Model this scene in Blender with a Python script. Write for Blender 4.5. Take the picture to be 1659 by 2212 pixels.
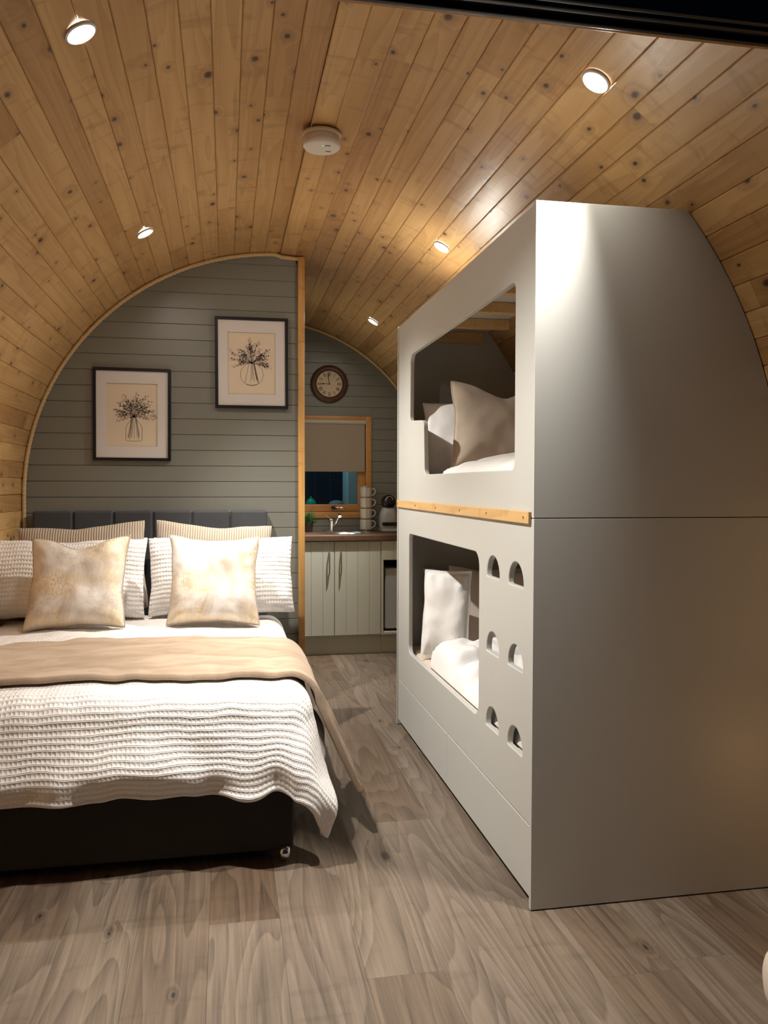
import bpy, bmesh, math, random
from mathutils import Vector, Matrix, noise
random.seed(7)
S = bpy.context.scene
for o in list(bpy.data.objects): bpy.data.objects.remove(o)
COL = S.collection
PI = math.pi
# ------------------------------------------------------------------ camera
FPX, CAM_H = 1789.0, 1.30
YAW, PITCH, ROLL = (math.radians(a) for a in (10.796, 1.861, -0.121))
_f = Vector((math.sin(YAW)*math.cos(PITCH), math.cos(YAW)*math.cos(PITCH), -math.sin(PITCH)))
_r = Vector((math.cos(YAW), -math.sin(YAW), 0)); _d = _f.cross(_r)
CR = math.cos(ROLL)*_r + math.sin(ROLL)*_d
CD = -math.sin(ROLL)*_r + math.cos(ROLL)*_d
cam_d = bpy.data.cameras.new('camera'); cam = bpy.data.objects.new('camera', cam_d); COL.objects.link(cam)
cam_d.sensor_fit = 'HORIZONTAL'; cam_d.sensor_width = 36; cam_d.lens = FPX/1659*36; cam_d.clip_start = .02
cam.matrix_world = Matrix(((CR.x, -CD.x, -_f.x, 0), (CR.y, -CD.y, -_f.y, 0), (CR.z, -CD.z, -_f.z, CAM_H), (0, 0, 0, 1)))
S.camera = cam
# ------------------------------------------------------------------ world, exposure
W = bpy.data.worlds.new('night'); S.world = W; W.use_nodes = True
W.node_tree.nodes['Background'].inputs[0].default_value = (.012, .018, .035, 1)
W.node_tree.nodes['Background'].inputs[1].default_value = .25
S.view_settings.view_transform = 'Standard'; S.view_settings.look = 'None'
S.view_settings.gamma = 1; S.view_settings.use_curve_mapping = False
S.view_settings.exposure = 1.15
LAMP_BEAM, LAMP_FACE = 95.0, 190.0        # watts of a spot beam, strength of the glowing face
LAMP_COL = (1.0, .955, .89)
# ------------------------------------------------------------------ helpers
def link(o, parent=None):
    COL.objects.link(o)
    if parent is not None: o.parent = parent
    return o
def tag(o, label=None, cat=None, group=None, kind=None):
    if label: o['label'] = label
    if cat: o['category'] = cat
    if group: o['group'] = group
    if kind: o['kind'] = kind
    return o
def empty(name, loc=(0, 0, 0), rot=(0, 0, 0)):
    o = bpy.data.objects.new(name, None); o.location = loc; o.rotation_euler = rot; o.empty_display_size = .05
    return link(o)
def mesh_obj(name, bm, mat=None, parent=None, smooth=False, auto=None):
    me = bpy.data.meshes.new(name)
    bmesh.ops.recalc_face_normals(bm, faces=bm.faces[:])
    bm.to_mesh(me); bm.free()
    if mat: me.materials.append(mat)
    if smooth: me.shade_smooth()
    if auto is not None:
        me.shade_smooth()
        try: me.set_sharp_from_angle(angle=math.radians(auto))
        except Exception: pass
    o = bpy.data.objects.new(name, me)
    return link(o, parent)
def pyd(name, verts, faces, mat=None, parent=None, smooth=False, auto=None):
    bm = bmesh.new(); vs = [bm.verts.new(v) for v in verts]
    for f in faces:
        try: bm.faces.new([vs[i] for i in f])
        except ValueError: pass
    return mesh_obj(name, bm, mat, parent, smooth, auto)
def bm_box(bm, x0, x1, y0, y1, z0, z1, bev=0, seg=2):
    r = bmesh.ops.create_cube(bm, size=1)
    bmesh.ops.scale(bm, vec=(x1-x0, y1-y0, z1-z0), verts=r['verts'])
    bmesh.ops.translate(bm, vec=((x0+x1)/2, (y0+y1)/2, (z0+z1)/2), verts=r['verts'])
    if bev:
        es = list({e for v in r['verts'] for e in v.link_edges})
        bmesh.ops.bevel(bm, geom=es, offset=bev, segments=seg, affect='EDGES', profile=.5)
def wn_mod(o):
    m = o.modifiers.new('even_faces', 'WEIGHTED_NORMAL'); m.weight = 100; m.keep_sharp = True
def box(name, x0, x1, y0, y1, z0, z1, mat, parent=None, bev=0, seg=2):
    bm = bmesh.new(); bm_box(bm, x0, x1, y0, y1, z0, z1, bev, seg)
    o = mesh_obj(name, bm, mat, parent, auto=60 if bev else None)
    if bev: wn_mod(o)
    return o
def lathe(name, prof, mat, parent=None, n=32, axis='Z', loc=(0, 0, 0), cap=True, auto=40):
    bm = bmesh.new(); rings = []
    for r, z in prof:
        ring = []
        for k in range(n):
            a = 2*PI*k/n; p = (r*math.cos(a), r*math.sin(a), z)
            if axis == 'Y': p = (p[0], -p[2], p[1])
            if axis == 'X': p = (p[2], p[0], p[1])
            ring.append(bm.verts.new((p[0]+loc[0], p[1]+loc[1], p[2]+loc[2])))
        rings.append(ring)
    for a, b in zip(rings, rings[1:]):
        for k in range(n): bm.faces.new((a[k], a[(k+1) % n], b[(k+1) % n], b[k]))
    if cap:
        bm.faces.new(rings[0]); bm.faces.new(rings[-1])
    return mesh_obj(name, bm, mat, parent, auto=auto)
def bm_tube(bm, pts, rad, n=10, closed=False, lobes=0, pitch=.05, amp=.25):
    pts = [Vector(p) for p in pts]; N = len(pts); rings = []; dist = 0
    nrm = None
    for i, p in enumerate(pts):
        a = pts[(i-1) % N] if (i or closed) else p; b = pts[(i+1) % N] if (i < N-1 or closed) else p
        t = (b-a).normalized()
        if nrm is None:
            nrm = t.cross(Vector((0, 0, 1)));
            if nrm.length < .1: nrm = t.cross(Vector((1, 0, 0)))
        nrm = (nrm - t*nrm.dot(t)).normalized(); bn = t.cross(nrm)
        if i: dist += (p-pts[i-1]).length
        r = rad[i] if isinstance(rad, (list, tuple)) else rad
        ring = []
        for k in range(n):
            an = 2*PI*k/n
            rr = r*(1-amp+amp*abs(math.cos(lobes/2*(an-2*PI*dist/pitch)))*1.0) if lobes else r
            ring.append(bm.verts.new(p+nrm*(rr*math.cos(an))+bn*(rr*math.sin(an))))
        rings.append(ring)
    M = N if closed else N-1
    for i in range(M):
        a, b = rings[i], rings[(i+1) % N]
        for k in range(n): bm.faces.new((a[k], a[(k+1) % n], b[(k+1) % n], b[k]))
    if not closed:
        bm.faces.new(rings[0]); bm.faces.new(rings[-1])
def tube(name, pts, rad, mat, parent=None, n=10, closed=False, **kw):
    bm = bmesh.new(); bm_tube(bm, pts, rad, n, closed, **kw)
    return mesh_obj(name, bm, mat, parent, auto=50)
def panel2d(name, loops, thick, bev, mat, parent, mtx):
    """flat board with holes: loops of 2-D points, rounded edges; mtx maps (u, v, depth) to the place"""
    cu = bpy.data.curves.new(name, 'CURVE'); cu.dimensions = '2D'; cu.fill_mode = 'BOTH'
    for lp in loops:
        sp = cu.splines.new('POLY'); sp.points.add(len(lp)-1); sp.use_cyclic_u = True
        for p, q in zip(sp.points, lp): p.co = (q[0], q[1], 0, 1)
    cu.extrude = thick/2-bev; cu.bevel_depth = bev; cu.bevel_resolution = 2; cu.offset = -bev
    tmp = bpy.data.objects.new('tmp', cu); COL.objects.link(tmp)
    dg = bpy.context.evaluated_depsgraph_get()
    me = bpy.data.meshes.new_from_object(tmp.evaluated_get(dg)); bpy.data.objects.remove(tmp); bpy.data.curves.remove(cu)
    me.transform(mtx); me.name = name; me.materials.clear(); me.materials.append(mat)
    bm = bmesh.new(); bm.from_mesh(me); bmesh.ops.remove_doubles(bm, verts=bm.verts[:], dist=1e-5)
    bmesh.ops.recalc_face_normals(bm, faces=bm.faces[:]); bm.to_mesh(me); bm.free()
    me.shade_smooth(); me.set_sharp_from_angle(angle=math.radians(60))
    o = link(bpy.data.objects.new(name, me), parent); wn_mod(o); return o
def fillet(pts, rads, seg=7):
    out = []; N = len(pts)
    for i, p in enumerate(pts):
        p = Vector(p); a = Vector(pts[i-1]); b = Vector(pts[(i+1) % N]); r = rads[i] if isinstance(rads, (list, tuple)) else rads
        if r <= 0: out.append(tuple(p)); continue
        u = (a-p).normalized(); v = (b-p).normalized(); ang = u.angle(v); t = r/math.tan(ang/2)
        c = p+(u+v).normalized()*(r/math.sin(ang/2)); s = p+u*t-c; e = p+v*t-c
        a0 = math.atan2(s.y, s.x); da = math.atan2(e.y, e.x)-a0
        while da > PI: da -= 2*PI
        while da < -PI: da += 2*PI
        for k in range(seg+1):
            an = a0+da*k/seg; out.append((c.x+r*math.cos(an), c.y+r*math.sin(an)))
    return out
# ------------------------------------------------------------------ materials
class NT:
    def __init__(s, name):
        s.m = bpy.data.materials.new(name); s.m.use_nodes = True; s.t = s.m.node_tree; s.b = s.t.nodes['Principled BSDF']
    def n(s, typ, **kw):
        nd = s.t.nodes.new(typ)
        for k, v in kw.items():
            if k.startswith('i_'):
                key = k[2:]; key = int(key) if key.isdigit() else key.replace('_', ' ')
                if hasattr(v, 'is_linked'): s.t.links.new(v, nd.inputs[key])
                else: nd.inputs[key].default_value = v
            else: setattr(nd, k, v)
        return nd
    def math(s, op, a, b=None, c=None):
        nd = s.t.nodes.new('ShaderNodeMath'); nd.operation = op
        for i, v in enumerate((a, b, c)):
            if v is None: continue
            if hasattr(v, 'is_linked'): s.t.links.new(v, nd.inputs[i])
            else: nd.inputs[i].default_value = v
        return nd.outputs[0]
    def vmul(s, v, xyz, off=None):
        a = s.n('ShaderNodeVectorMath', operation='MULTIPLY', i_0=v, i_1=xyz).outputs[0]
        if off is not None: a = s.n('ShaderNodeVectorMath', operation='ADD', i_0=a, i_1=off).outputs[0]
        return a
    def ramp(s, fac, stops):
        r = s.n('ShaderNodeValToRGB', i_Fac=fac); e = r.color_ramp.elements
        while len(e) < len(stops): e.new(.5)
        for k, (p, c) in zip(e, stops): k.position = p; k.color = (c[0], c[1], c[2], 1) if not isinstance(c, (int, float)) else (c, c, c, 1)
        return r.outputs[0]
    def mix(s, f, a, b, mode='MIX'):
        nd = s.n('ShaderNodeMix', data_type='RGBA', blend_type=mode)
        for i, v in ((0, f), (6, a), (7, b)):
            if hasattr(v, 'is_linked'): s.t.links.new(v, nd.inputs[i])
            else: nd.inputs[i].default_value = v if i == 0 else ((*v, 1) if len(v) == 3 else v)
        return nd.outputs[2]
    def noise(s, v, scale, detail=3, rough=.5, dist=0):
        return s.n('ShaderNodeTexNoise', i_Vector=v, i_Scale=scale, i_Detail=detail, i_Roughness=rough, i_Distortion=dist).outputs[0]
    def bump(s, h, strength=.3, dist=.01):
        nd = s.n('ShaderNodeBump', i_Height=h, i_Strength=strength, i_Distance=dist); s.t.links.new(nd.outputs[0], s.b.inputs['Normal'])
    def set(s, **kw):
        for k, v in kw.items():
            key = k.replace('_', ' ')
            if hasattr(v, 'is_linked'): s.t.links.new(v, s.b.inputs[key])
            else: s.b.inputs[key].default_value = (*v, 1) if isinstance(v, tuple) and len(v) == 3 else v
        return s.m
    def obj(s): return s.n('ShaderNodeTexCoord').outputs['Object']
    def uv(s): return s.n('ShaderNodeTexCoord').outputs['UV']
    def rnd(s): return s.n('ShaderNodeObjectInfo').outputs['Random']
def plain(name, col, rough=.5, metal=0.0, **kw):
    t = NT(name); return t.set(Base_Color=col, Roughness=rough, Metallic=metal, **kw)
def painted(name, col, rough=.4, bump=.05, var=.06):
    t = NT(name); v = t.obj(); a = t.noise(v, 3, 4)
    c = t.mix(a, tuple(x*(1-var) for x in col), tuple(min(1, x*(1+var)) for x in col))
    t.bump(t.noise(v, 180, 2), bump, .002); return t.set(Base_Color=c, Roughness=rough)
def wood(name, light, mid, dark, knotc, rough, knots=1.0, ringf=10.0, wscale=(10, .55, 9), grain=.26, var=.8, coat=0.0, plankvar=True, knot_scale=(8, 5, 0), knot_r=.06, cross=.5, finew=.28):
    t = NT(name); v = t.obj()
    if plankvar:
        rn = t.rnd(); off = t.n('ShaderNodeCombineXYZ', i_X=t.math('MULTIPLY', rn, 71.3), i_Y=t.math('MULTIPLY', rn, 137.9), i_Z=t.math('MULTIPLY', rn, 31.7)).outputs[0]
    else: rn = .5; off = (3.1, 7.7, 1.3)
    # knots: one sparse cell pattern, elliptical along the board
    kv = t.vmul(v, knot_scale, off)
    vo = t.n('ShaderNodeTexVoronoi', voronoi_dimensions='2D', i_Vector=kv, i_Scale=1.0, i_Randomness=1.0)
    sc_ = t.n('ShaderNodeSeparateColor', i_Color=vo.outputs['Color'])
    kd = t.math('MULTIPLY', vo.outputs['Distance'], t.math('ADD', .75, t.math('MULTIPLY', sc_.outputs[1], 1.8)))
    keep = t.math('GREATER_THAN', sc_.outputs[0], 1-.58*knots)
    kd2 = t.math('ADD', kd, t.math('MULTIPLY', t.math('SUBTRACT', t.noise(t.vmul(v, (40, 40, 40), off), 1, 2), .5), .05))
    kmask = t.math('MULTIPLY', t.ramp(kd2, [(knot_r*.55, 1), (knot_r*1.25, 0)]), keep)
    halo = t.math('MULTIPLY', t.ramp(kd2, [(knot_r, 1), (knot_r*4.2, 0)]), keep)
    # growth rings: contour lines of a stretched noise field, bulging round the knots
    nf = t.noise(t.vmul(v, wscale, off), 1, 1.5, .4)
    field = t.math('ADD', t.math('MULTIPLY', nf, ringf), t.math('MULTIPLY', halo, 1.2))
    ring = t.math('FRACT', field)
    ringm = t.ramp(ring, [(0, 0), (.72, .75), (.93, 1), (1, 0)])
    fine = t.noise(t.vmul(v, (150, 3.5, 60), off), 1, 4, .65)
    streak = t.noise(t.vmul(v, (26, .9, 20), off), 1, 3, .55)
    f = t.math('ADD', t.math('MULTIPLY', ringm, grain), t.math('ADD', t.math('MULTIPLY', fine, finew), t.math('MULTIPLY', streak, .5)))
    c = t.ramp(f, [(.12, light), (.55, mid), (1.0, dark)])
    if plankvar:
        tone = t.ramp(t.math('FRACT', t.math('MULTIPLY', rn, 17.3)), [(0, (1-.30*var, 1-.40*var, 1-.48*var)), (.3, (1-.1*var, 1-.14*var, 1-.2*var)), (.6, (1, 1, 1)), (1, (1.05, 1.05, 1.02))])
        c = t.mix(1.0, c, tone, 'MULTIPLY')
    if cross: c = t.mix(t.math('MULTIPLY', t.ramp(t.noise(t.vmul(v, (5, 15, 5), off), 1, 3, .55, .5), [(.57, 0), (.72, 1)]), cross), c, tuple(.7*a+.3*b for a, b in zip(dark, knotc)))
    c = t.mix(t.math('MULTIPLY', halo, .38), c, tuple(.55*a+.45*b for a, b in zip(dark, knotc)))
    c = t.mix(kmask, c, knotc)
    t.bump(t.math('ADD', fine, ringm), .06, .002)
    return t.set(Base_Color=c, Roughness=rough, Coat_Weight=coat, Coat_Roughness=.22)
M = {}
M['pine'] = wood('varnished_pine', (.64, .43, .20), (.52, .315, .125), (.32, .165, .054), (.06, .025, .014), .36, coat=.25, knot_r=.085, var=1.0)
M['pine_strip'] = wood('pale_pine_strip', (.74, .50, .25), (.66, .42, .18), (.50, .28, .10), (.2, .09, .04), .45, knots=.1, var=.15)
M['pine_trim'] = wood('honey_pine_trim', (.66, .40, .15), (.55, .30, .09), (.40, .19, .05), (.16, .06, .02), .4, knots=.12, var=.25)
M['window_pine'] = wood('window_pine', (.60, .32, .11), (.50, .24, .07), (.36, .15, .04), (.16, .06, .02), .4, knots=.1, var=.2)
M['floor'] = wood('greige_oak_floor', (.285, .226, .172), (.18, .138, .103), (.045, .032, .024), (.03, .021, .016), .42, knots=.55, ringf=16, wscale=(5.5, .55, 5), grain=.21, var=.95, finew=.55, knot_scale=(4.5, 1.9, 0), knot_r=.055, cross=.22)
M['worktop'] = wood('walnut_worktop', (.17, .095, .055), (.12, .066, .038), (.07, .036, .02), (.04, .02, .012), .42, knots=0, plankvar=False, wscale=(1.2, 12, 8))
M['wall_paint'] = painted('sage_grey_paint', (.195, .192, .165), .36)
M['wall_dark'] = plain('wall_backing', (.05, .047, .04), .9)
M['bunk'] = painted('pale_grey_lacquer', (.52, .52, .485), .5, .02, .02)
M['bunk_in'] = painted('grey_lacquer', (.40, .39, .36), .5, .02, .02)
M['black_frame'] = plain('black_frame', (.006, .006, .007), .35)
M['mat_board'] = plain('mat_board', (.62, .58, .56), .9)
M['print_paper'] = plain('print_paper', (.66, .55, .42), .9)
M['mat_bevel'] = plain('mat_bevel', (.55, .45, .33), .8)
M['ink'] = plain('ink', (.055, .038, .040), .9)
M['ink_soft'] = plain('ink_soft', (.20, .15, .13), .9)
M['chrome'] = plain('chrome', (.75, .74, .72), .12, 1.0)
M['bezel'] = plain('satin_bezel', (.55, .53, .50), .5, .6)
M['steel'] = plain('brushed_steel', (.62, .60, .57), .28, 1.0)
M['nickel'] = plain('satin_nickel', (.45, .40, .36), .35, 1.0)
M['brass'] = plain('brass', (.75, .52, .2), .28, 1.0)
M['white_plastic'] = plain('white_plastic', (.74, .69, .62), .4)
M['alarm_side'] = plain('smoky_plastic', (.60, .47, .34), .4)
M['cabinet'] = painted('cream_cabinet', (.52, .52, .43), .38, .02, .03)
M['plinth'] = painted('cream_plinth', (.50, .50, .415), .45, .02, .03)
M['recess_shade'] = plain('shade_black', (.012, .011, .010), .8)  # near-black colour standing for the shade inside recesses
M['fridge'] = plain('fridge_grey', (.40, .41, .41), .35)
M['mug'] = plain('cream_ceramic', (.62, .56, .46), .25)
M['gloss_black'] = plain('gloss_black', (.008, .008, .009), .08)
M['machine'] = plain('machine_grey', (.36, .36, .33), .35)
M['clock_wood'] = wood('clock_walnut', (.12, .045, .022), (.085, .03, .014), (.05, .016, .008), (.03, .01, .005), .4, knots=0, plankvar=False, wscale=(14, 14, 5))
t = NT('clock_paper'); v = t.obj()
M['clock_face'] = t.set(Base_Color=t.mix(t.noise(v, 9, 3), (.62, .46, .28), (.70, .56, .40)), Roughness=.7)
M['clock_ink'] = plain('clock_ink', (.05, .032, .022), .8)
M['rope'] = plain('sisal_rope', (.60, .42, .21), .9)
M['alu'] = plain('black_aluminium', (.010, .010, .011), .32)
M['rubber'] = plain('black_rubber', (.02, .02, .02), .6)
M['leaf'] = plain('leaf_green', (.06, .20, .05), .6)
M['pot'] = plain('dark_pot', (.045, .03, .022), .5)
M['blind'] = painted('taupe_blind_fabric', (.33, .27, .20), .9, .2, .05)
M['cassette'] = plain('blind_cassette', (.50, .44, .35), .6)
t = NT('window_glass')
M['glass'] = t.set(Base_Color=(.9, .95, .95), Roughness=.02, Transmission_Weight=1.0, IOR=1.1, Alpha=1.0)
t = NT('charcoal_velvet'); v = t.obj(); a = t.noise(v, 5, 4, .6)
M['velvet'] = t.set(Base_Color=t.mix(a, (.030, .031, .034), (.062, .064, .068)), Roughness=.75, Sheen_Weight=.5, Sheen_Roughness=.4, Sheen_Tint=(.5, .5, .55))
t = NT('black_divan_fabric'); v = t.obj()
t.bump(t.noise(v, 300, 2), .3, .002)
M['divan'] = t.set(Base_Color=t.mix(t.noise(v, 8, 4), (.018, .015, .013), (.032, .027, .024)), Roughness=.95)
def waffle(name, col, cell=.0145):
    t = NT(name); uv = t.uv(); se = t.n('ShaderNodeSeparateXYZ', i_Vector=uv)
    wob = t.math('MULTIPLY', t.math('SUBTRACT', t.noise(uv, 30, 2), .5), .005)
    x = t.math('ADD', se.outputs[0], wob); y = t.math('ADD', se.outputs[1], wob)
    P_ = cell*1.55; fy = t.math('FRACT', t.math('DIVIDE', y, P_))
    cx = t.math('POWER', t.math('ABSOLUTE', t.math('SINE', t.math('MULTIPLY', x, PI/cell))), .6)
    cy = t.math('POWER', t.math('ABSOLUTE', t.math('SINE', t.math('MULTIPLY', fy, PI/.64))), .6)
    cells = t.math('SUBTRACT', 1.0, t.math('MULTIPLY', cx, cy))
    lines = t.math('ADD', .45, t.math('MULTIPLY', t.math('ABSOLUTE', t.math('SINE', t.math('MULTIPLY', t.math('SUBTRACT', fy, .64), 2*PI/.36))), .5))
    h = t.n('ShaderNodeMix', data_type='FLOAT', i_0=t.math('GREATER_THAN', fy, .64), i_2=cells, i_3=lines).outputs[0]
    h = t.math('ADD', h, t.math('MULTIPLY', t.noise(uv, 45, 5, .65), 1.6))
    t.bump(h, .62, .0055)
    return t.set(Base_Color=col, Roughness=.95, Sheen_Weight=.1)
M['waffle'] = waffle('white_waffle_cotton', (.80, .765, .735))
def cloth(name, col, fine=260, wr=9, strength=.25, var=.04, sheen=.1):
    t = NT(name); v = t.obj()
    c = t.mix(t.noise(v, 6, 4), tuple(x*(1-var) for x in col), tuple(min(1, x*(1+var)) for x in col))
    h = t.math('ADD', t.math('MULTIPLY', t.noise(v, fine, 2), .12), t.noise(v, wr, 5, .5, .6))
    t.bump(h, strength, .02); return t.set(Base_Color=c, Roughness=.92, Sheen_Weight=sheen)
M['cotton'] = cloth('white_cotton', (.80, .785, .765))
M['cotton_cream'] = cloth('cream_cotton', (.66, .60, .53))
M['pink_linen'] = cloth('blush_linen', (.66, .56, .48), strength=.15)
M['sheet'] = cloth('blush_sheet', (.64, .53, .43), strength=.08)
M['taupe_velvet'] = cloth('taupe_velvet', (.46, .385, .305), wr=7, strength=.12, var=.16, sheen=.3)
t = NT('fleece_throw'); uv = t.uv()
a = t.noise(t.vmul(uv, (3.2, 11, 1)), 1, 4, .6, .6); b = t.noise(uv, 420, 2)
t.bump(t.math('ADD', t.math('MULTIPLY', a, .5), b), .35, .004)
M['fleece'] = t.set(Base_Color=t.mix(t.ramp(a, [(.38, 0), (.62, 1)]), (.30, .215, .145), (.43, .325, .235)), Roughness=1.0, Sheen_Weight=.35, Sheen_Tint=(.9, .75, .6))
t = NT('beige_corduroy'); uv = t.uv(); se = t.n('ShaderNodeSeparateXYZ', i_Vector=uv)
rib = t.math('ABSOLUTE', t.math('SINE', t.math('MULTIPLY', se.outputs[0], PI/.013)))
t.bump(t.math('POWER', rib, .55), .8, .006)
M['cord'] = t.set(Base_Color=t.mix(t.math('POWER', rib, .5), (.27, .20, .14), (.50, .41, .315)), Roughness=.95, Sheen_Weight=.3)
t = NT('gold_foil_linen'); uv = t.uv()
big = t.noise(t.vmul(uv, (6.5, 5, 1)), 1, 6, .68, .6); spk = t.noise(t.vmul(uv, (120, 80, 1)), 1, 5, .75)
patch = t.noise(t.vmul(uv, (3.2, 5, 1), (4.4, 1.9, 0)), 1, 3, .5)
foil = t.math('MULTIPLY', t.ramp(spk, [(.48, 0), (.56, .9)]), t.ramp(patch, [(.43, 0), (.54, 1)]))
basec = t.mix(t.ramp(big, [(.36, 0), (.62, 1)]), (.44, .36, .28), (.74, .69, .64))
t.bump(t.noise(uv, 40, 5), .15, .006)
M['foil'] = t.set(Base_Color=t.mix(foil, basec, (.74, .54, .25)), Metallic=t.math('MULTIPLY', foil, .65), Roughness=t.math('SUBTRACT', .85, t.math('MULTIPLY', foil, .4)))
M['piping'] = plain('taupe_piping', (.36, .29, .22), .8)
t = NT('cream_floral'); v = t.obj()
vo = t.n('ShaderNodeTexVoronoi', i_Vector=v, i_Scale=9.0).outputs['Distance']
M['floral'] = t.set(Base_Color=t.mix(t.ramp(vo, [(.16, 1), (.26, 0)]), (.66, .56, .46), (.16, .13, .24)), Roughness=.95)
def emis(name, col, st):
    t = NT(name); return t.set(Base_Color=col, Emission_Color=col, Emission_Strength=st)
M['lamp_face'] = emis('led_lens', (1, .93, .82), LAMP_FACE)
M['led_green'] = emis('green_led', (.1, 1, .15), .8)
M['blue_glow'] = emis('blue_led_tube', (.03, .09, 1.0), 2.5)
M['warm_glow'] = emis('added_lamp_glow', (1, .55, .22), 2.2)  # glow of the warm lamp added out of view
M['teal_lit_render'] = plain('pale_render', (.55, .70, .66), .7)  # pale render with the bluish garden light put into its colour
M['jar_green'] = plain('green_glaze', (.03, .45, .16), .3)
M['outdoor'] = plain('outdoor_dark', (.05, .06, .08), .9)
M['tub'] = plain('grey_tub', (.25, .27, .28), .7)
# ------------------------------------------------------------------ room shell
CX, CZ, R = .315, 1.22, 1.43          # barrel vault: axis and radius
YF, YB, YW = 1.36, 6.85, 4.90         # front gable, kitchen wall, bed wall
XL, XR = CX-R, CX+R
PITCHP = 3.563                        # degrees of vault per board
def arc_x(z):                          # right half-width of the vault at a height
    return R if z <= CZ else math.sqrt(max(0, R*R-(z-CZ)**2))
def shell_strip(name, pts, mat):
    V = []; F = []
    for (x, z) in pts: V += [(x, YF-.1, z), (x, YB+.1, z)]
    for i in range(len(pts)-1): F.append((2*i, 2*i+1, 2*i+3, 2*i+2))
    return pyd(name, V, F, mat)
RS = R+.02
ceil_o = shell_strip('ceiling', [(CX+RS*math.sin(math.radians(a)), CZ+RS*math.cos(math.radians(a))) for a in range(-90, 91, 3)], M['wall_dark'])
tag(ceil_o, 'curved varnished pine board ceiling of the pod', None, None, 'structure')
wl = shell_strip('wall_left', [(XL-.02, -.02), (XL-.02, CZ)], M['wall_dark']); tag(wl, 'upright pine boarded wall beside the double bed', None, None, 'structure')
wr = shell_strip('wall_right', [(XR+.02, -.02), (XR+.02, CZ)], M['wall_dark']); tag(wr, 'upright pine boarded wall behind the bunk bed', None, None, 'structure')
def plank_mesh(w, L, th=.014, ch=.003):
    h = w/2; sec = [(-h, -th), (h, -th), (h, -ch), (h-ch, 0), (-h+ch, 0), (-h, -ch)]
    V = [(x, y, z) for y in (-L/2, L/2) for x, z in sec]; n = 6
    F = [tuple(range(n)), tuple(range(2*n-1, n-1, -1))]+[(i, i+n, (i+1) % n+n, (i+1) % n) for i in range(n)]
    bm = bmesh.new(); vs = [bm.verts.new(v) for v in V]
    for f in F: bm.faces.new([vs[i] for i in f])
    bmesh.ops.recalc_face_normals(bm, faces=bm.faces[:])
    me = bpy.data.meshes.new('plank'); bm.to_mesh(me); bm.free(); return me
_pm = {}
def plank(parent, w, L, mtx, mat):
    key = (round(w, 4), round(L, 3), mat)
    if key not in _pm:
        me = plank_mesh(w-.0006, L-.0006); me.materials.append(M[mat]); _pm[key] = me
    o = bpy.data.objects.new('plank', _pm[key]); o.matrix_world = mtx; link(o, parent); return o
def cuts(y0, y1, rng, lo, hi):
    ys = [y0]; y = y0+rng.uniform(.5, hi)
    while y < y1-.5: ys.append(round(y, 2)); y += rng.uniform(lo, hi)
    return ys+[y1]
rng = random.Random(11)
wch = 2*R*math.sin(math.radians(PITCHP/2))
edges = [49.95+PITCHP*k for k in range(-39, 12)]
for a in edges:
    m = a+PITCHP/2
    if abs(m) > 90.5: continue
    th = math.radians(m); drop = .010 if 0 < m < 7.1 else 0
    t_ = Vector((-math.cos(th), 0, math.sin(th))); n_ = Vector((-math.sin(th), 0, -math.cos(th)))
    c_ = Vector((CX, 0, CZ))-n_*(R*math.cos(math.radians(PITCHP/2))-drop)
    ys = cuts(YF, YB, rng, 1.6, 2.9)
    for y0, y1 in zip(ys, ys[1:]):
        mt = Matrix(((t_.x, 0, n_.x, c_.x), (0, 1, 0, (y0+y1)/2), (t_.z, 0, n_.z, c_.z), (0, 0, 0, 1)))
        plank(ceil_o, wch, y1-y0, mt, 'pine')
for par, x, sx in ((wl, XL, 1), (wr, XR, -1)):
    z = CZ+.0235
    while z > .05:
        w = .0889; zc = z-w/2
        ys = cuts(YF, YB, rng, 2.0, 3.2)
        for y0, y1 in zip(ys, ys[1:]):
            mt = Matrix(((0, 0, sx, x), (0, 1, 0, (y0+y1)/2), (-sx, 0, 0, zc), (0, 0, 0, 1)))
            plank(par, w, y1-y0, mt, 'pine')
        z -= w
# floor
fl = box('floor', XL-.02, XR+.02, .9, YB+.1, -.06, -.012, M['wall_dark']); tag(fl, 'greige oak effect plank floor', None, None, 'structure')
fixed = {-.468: [2.04, 3.5], -.054: [2.46, 3.9], .36: [2.11, 3.6, 5.0], .567: [1.7, 3.10, 4.4, 5.42], .774: [2.44, 3.94, 5.3], 1.188: [2.04, 3.4], 1.395: [2.40, 3.7], .153: [1.8, 3.3], -.261: [1.6, 2.9], .981: [2.0, 3.3], 1.602: [2.2]}
for k in range(-8, 8):
    x0 = .36+.207*k; x1 = x0+.207
    if x1 < XL or x0 > XR: continue
    key = min(fixed, key=lambda q: abs(q-x0)); ys = [.92]
    if abs(key-x0) < .02: ys += fixed[key]
    y = ys[-1]+rng.uniform(1.2, 1.6)
    while y < YB-.3: ys.append(round(y, 2)); y += rng.uniform(1.2, 1.6)
    ys.append(YB)
    for y0, y1 in zip(ys, ys[1:]):
        me_key = (.207, round(y1-y0, 3), 'floor')
        if me_key not in _pm:
            me = plank_mesh(.2066, y1-y0-.0004, .011, .0004); me.materials.append(M['floor']); _pm[me_key] = me
        o = bpy.data.objects.new('plank', _pm[me_key]); o.location = ((x0+x1)/2, (y0+y1)/2, 0); link(o, fl)
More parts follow.
